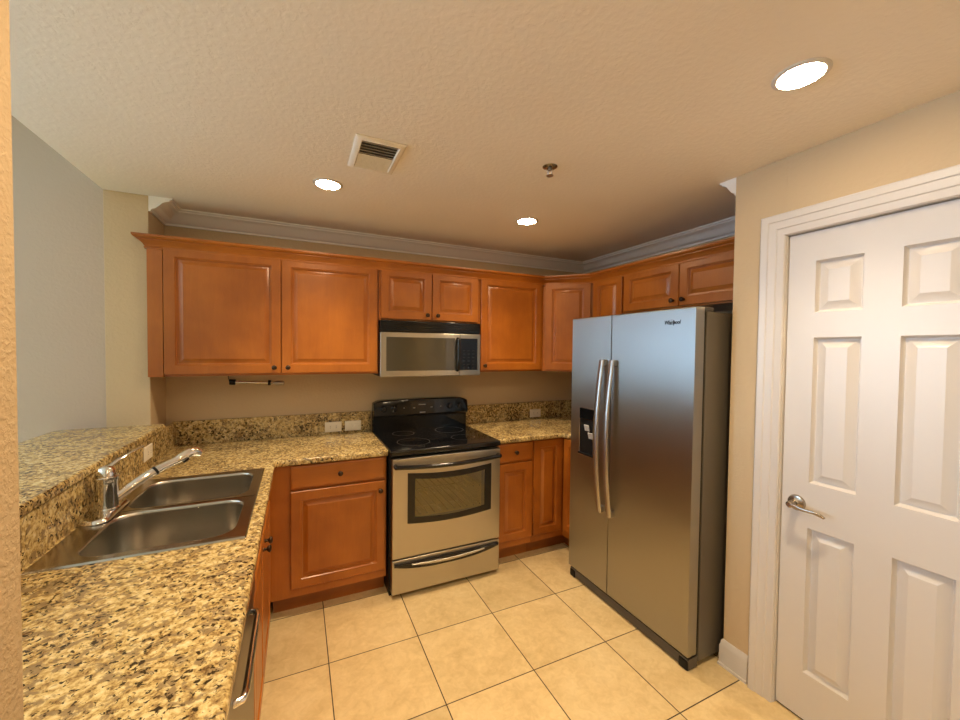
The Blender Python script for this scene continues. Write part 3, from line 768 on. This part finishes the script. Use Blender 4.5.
# ------------------------------------------------------------------ refrigerator
FX, FY0, FY1, FZ = 1.183, -0.920, -1.827, 1.757
fr = thing('refrigerator', (1.6, -1.37, 0), 'tall side-by-side stainless steel refrigerator', 'refrigerator')
mb = MB(); mb.box(1.262, 2.01, FY1, FY0-0.002, 0.03, 1.738, 0.004); o = mb.build('body', M['fridge_side'], fr); o['label'] = 'taupe grey side walls'
mb = MB(); mb.box(1.246, 1.264, FY1+0.008, FY0-0.010, 0.10, 1.73); mb.build('gasket', M['black_matte'], fr)
mb = MB(); mb.box(1.196, 1.262, FY1+0.002, FY0-0.004, 0.006, 0.058, 0.004); mb.build('base_grille', M['grey_plastic'], fr)
for y in (FY0-0.03, FY1+0.03):
    mb = MB(); mb.box(1.190, 1.255, y-0.026, y+0.026, 0.0, 0.048, 0.008); o = mb.build('foot', M['black_matte'], fr)
for y in (FY0-0.035, FY1+0.035):
    mb = MB(); mb.box(1.225, 1.33, y-0.025, y+0.025, 1.738, 1.762, 0.008); mb.build('hinge_cover', M['grey_plastic'], fr)
YS = -1.2845
def fdoor(ya, yb):          # ya > yb, slightly crowned front with rounded outer edges
    mb = MB(); R = []
    prof = []
    n = 14
    xb = FX + 0.062
    for i in range(n+1):
        q = i/n; y = ya + (yb-ya)*q
        e = min(q, 1-q)*abs(ya-yb)
        x = FX + (0.010*(1-min(e/0.012, 1))**2) - 0.0
        prof.append((x, y))
    ins = [(ya + (yb-ya)*q) for q in (0.004, 0.012, 0.022)]
    pts = [(xb, ya)] + [(FX+0.004, ya), (FX+0.0012, ya-0.0012), (FX, ya-0.004)] + [(FX, yb+0.004), (FX+0.0012, yb+0.0012), (FX+0.004, yb)] + [(xb, yb)]
    z0, z1 = 0.072, FZ
    for z, s in ((z0, 0.004), (z0+0.004, 0), (z1-0.006, 0), (z1-0.002, 0.002), (z1, 0.006)):
        R.append([(min(max(x, FX+s), xb), y, z) for x, y in pts])
    mb.loft(R)
    return mb
fd = fdoor(FY0, YS+0.003).build('freezer_door', M['steel_fridge'], fr)
rd = fdoor(YS-0.003, FY1).build('fresh_food_door', M['steel_fridge'], fr)
def handle(parent, y):
    mb = MB(); pts = []
    z0, z1 = 0.565, 1.490
    for i in range(17):
        q = i/16; z = z0 + (z1-z0)*q
        out_ = 0.030 + 0.040*math.sin(math.pi*q)
        pts.append((FX - out_, y, z))
    R = []
    for x, yy, z in pts:
        w, d_ = 0.0185, 0.0105
        R.append([(x + d_*(-1 if k in (2, 3, 4) else (1 if k in (0, 6, 7) else 0)) * (0.7 if k in (0, 2, 4, 6) else 1) , yy + w*(1 if k in (4, 5, 6) else (-1 if k in (0, 1, 2) else 0)) * (0.75 if k in (0, 2, 4, 6) else 1), z) for k in range(8)])
    mb.loft(R)
    mb.box(FX-0.034, FX+0.002, y-0.014, y+0.014, z0, z0+0.035, 0.004); mb.box(FX-0.034, FX+0.002, y-0.014, y+0.014, z1-0.035, z1, 0.004)
    return mb.build('handle', M['steel_bar'], parent, angle=50)
handle(fd, YS+0.043); handle(rd, YS-0.040)
# water and ice dispenser
mb = MB()
DY0, DY1, DZ0, DZ1 = -1.008, -1.192, 0.862, 1.178
mb.rects((FX, DY0, DZ0), (0, -1, 0), (0, 0, 1), NX, DY0-DY1, DZ1-DZ0, [(0, -0.002), (0, 0.003), (0.003, 0.005), (0.007, 0.005), (0.010, 0.002)], cap0=False)
o = mb.build('dispenser_frame', M['steel_bar'], fd)
mb = MB(); mb.rects((FX-0.001, DY0-0.006, DZ0+0.006), (0, -1, 0), (0, 0, 1), NX, DY0-DY1-0.012, DZ1-DZ0-0.012, [(0, 0), (0, 0.002), (0.012, 0.0025)]); mb.build('dispenser_recess', M['black_matte'], fd)
mb = MB(); mb.rects((FX-0.003, DY0-0.010, 1.100), (0, -1, 0), (0, 0, 1), NX, DY0-DY1-0.020, 0.068, [(0, 0), (0, 0.004), (0.004, 0.006)]); mb.build('dispenser_panel', M['black'], fd)
for y, z in ((-1.098, 1.03), (-1.135, 0.985)):
    mb = MB(); mb.obox((FX-0.004, y+0.022, z), (0, -1, 0), V((-0.25, 0, 1)).normalized(), (-1, 0, -0.25), 0.044, 0.040, 0.008, 0.003); mb.build('dispenser_paddle', M['light_grey'], fd)
mb = MB(); mb.box(FX-0.022, FX, -1.18, -1.02, DZ0+0.010, DZ0+0.020, 0.003); mb.build('drip_tray', M['black_matte'], fd)
# brand lettering on the upper corner of the fridge door
tc = bpy.data.curves.new('logo', 'FONT'); tc.body = 'Whirlpool'; tc.size = 0.026; tc.extrude = 0.0006; tc.shear = 0.25; tc.align_x = 'CENTER'; tc.offset = 0.0005
to = bpy.data.objects.new('logo', tc); C.objects.link(to)
dg = bpy.context.evaluated_depsgraph_get()
lm = bpy.data.meshes.new_from_object(to.evaluated_get(dg))
bpy.data.objects.remove(to); lm.name = 'logo'
xs = [v.co.x for v in lm.vertices]; sc = 0.092/(max(xs)-min(xs))
mat_l = Matrix(((0, 0, -1, 0), (-sc, 0, 0, 0), (0, sc*1.3, 0, 0), (0, 0, 0, 1)))
lm.transform(Matrix.Translation(V((FX-0.0008, -1.700, 1.680)) - org(rd)) @ mat_l)
# the parent's own origin is the fridge's, so the mesh is already in its frame
lm.materials.clear(); lm.materials.append(M['logo'])
lo = bpy.data.objects.new('logo', lm); C.objects.link(lo); lo.parent = rd; lo['label'] = 'small dark cursive lettering'
mb = MB(); sw = []
for i in range(13):
    a_ = -0.6 + 3.6*i/12
    sw.append((FX-0.0008, -1.688 + 0.026*math.cos(a_+2.2), 1.691 + 0.012*math.sin(a_+2.2)))
mb.tube(sw, [0.0003+0.0009*math.sin(math.pi*i/12) for i in range(13)], 8); o = mb.build('logo_swoosh', M['logo'], rd)

# ------------------------------------------------------------------ ceiling fittings
def lamp(x, y, label, CZ=CZ):
    t = thing('recessed_light', (x, y, CZ-0.010), label, 'light', 'recessed ceiling lights')
    mb = MB(); mb.lathe((x, y, CZ+0.002), (0, 0, -1), [(0.072, 0), (0.072, 0.004), (0.068, 0.007), (0.060, 0.008), (0.057, 0.006), (0.056, 0.0)], 48, True, False); mb.build('trim_ring', M['white'], t)
    mb = MB(); mb.lathe((x, y, CZ+0.001), (0, 0, -1), [(0.0565, 0), (0.0565, 0.0065), (0.050, 0.0085), (0.03, 0.010), (0.002, 0.0105)], 40); mb.build('lens', M['lens'], t)
    sl = bpy.data.lights.new('downlight', 'SPOT'); sl.energy = SPOT_W; sl.color = LAMP_COL; sl.spot_size = math.radians(112); sl.spot_blend = 0.9; sl.shadow_soft_size = 0.05
    so = bpy.data.objects.new('downlight', sl); C.objects.link(so); so.parent = t; so.location = (0, 0, -0.012)
lamp(-0.367, -0.897, 'lit round recessed ceiling light above the left wall cabinet')
lamp(0.842, -0.868, 'lit round recessed ceiling light in front of the right wall cabinets')
lamp(0.868, -2.381, 'large-looking lit recessed ceiling light nearest the pantry door')
lamp(-0.367, -2.381, 'lit recessed ceiling light over the near end of the worktop, above the frame')
lamp(-2.7, -2.0, 'unseen recessed light added in the living room to brighten its wall and the wall stub', LZ)  # added out of view, warms the living room wall and the wall stub
lamp(-0.367, -4.0, 'unseen ceiling light added as fill behind the camera on the left')  # added fill fixture behind the camera, never in view
lamp(0.868, -4.0, 'unseen ceiling light added as fill behind the camera on the right')  # second fill fixture added out of view, right side
vt = thing('ceiling_vent', (-0.198, -1.308, CZ-0.01), 'square beige air vent in the ceiling with a dark half', 'vent')
VX0, VX1, VY0, VY1 = -0.300, -0.098, -1.455, -1.160
mb = MB(); R = []
for ins, z in ((0, 0.001), (0, -0.003), (0.012, -0.010), (0.024, -0.011), (0.028, -0.006), (0.028, 0.001)):
    R.append([(VX0+ins, VY0+ins, CZ+z), (VX1-ins, VY0+ins, CZ+z), (VX1-ins, VY1-ins, CZ+z), (VX0+ins, VY1-ins, CZ+z)])
mb.loft(R, False, False); mb.build('frame', M['ceil'], vt)
MB().box(VX0+0.027, VX1-0.027, VY0+0.027, VY1-0.027, CZ-0.0005, CZ-0.0002).build('duct_opening', M['slot'], vt)
mb = MB(); n = 10
ya, yb = VY0+0.030, VY1-0.030
for k in range(n):
    y = ya + (yb-ya)*(k+0.5)/n
    d_ = V((0, -0.75, -0.66)) if k < n/2 else V((0, 0.6, -0.8)); d_.normalize()
    w = 0.009 if k < n/2 else 0.0125
    c_ = V((VX0+0.028, y, CZ-0.0055))
    mb.obox(c_ - d_*w/2, (1, 0, 0), d_, d_.cross(V((1, 0, 0))), VX1-VX0-0.056, w, 0.0008)
mb.build('louvers', M['ceil'], vt)
sp_ = thing('fire_sprinkler', (0.537, -1.557, CZ-0.04), 'small metal fire sprinkler head on the ceiling', 'sprinkler')
mb = MB(); mb.lathe((0.537, -1.557, CZ+0.001), (0, 0, -1), [(0.034, 0), (0.034, 0.003), (0.026, 0.008), (0.014, 0.010), (0.012, 0.004)], 32); mb.build('escutcheon', M['nickel'], sp_)
mb = MB(); mb.cyl((0.537, -1.557, CZ), (0.537, -1.557, CZ-0.018), 0.008)
for s_ in (-1, 1): mb.tube([(0.537+s_*0.006, -1.557, CZ-0.016), (0.537+s_*0.011, -1.557, CZ-0.026), (0.537+s_*0.008, -1.557, CZ-0.036), (0.537, -1.557, CZ-0.040)], 0.0022, 8)
mb.build('frame_arms', M['steel_bar'], sp_)
mb = MB(); mb.lathe((0.537, -1.557, CZ-0.040), (0, 0, -1), [(0.016, 0), (0.016, 0.002), (0.003, 0.003)], 24); mb.build('deflector', M['steel_bar'], sp_)
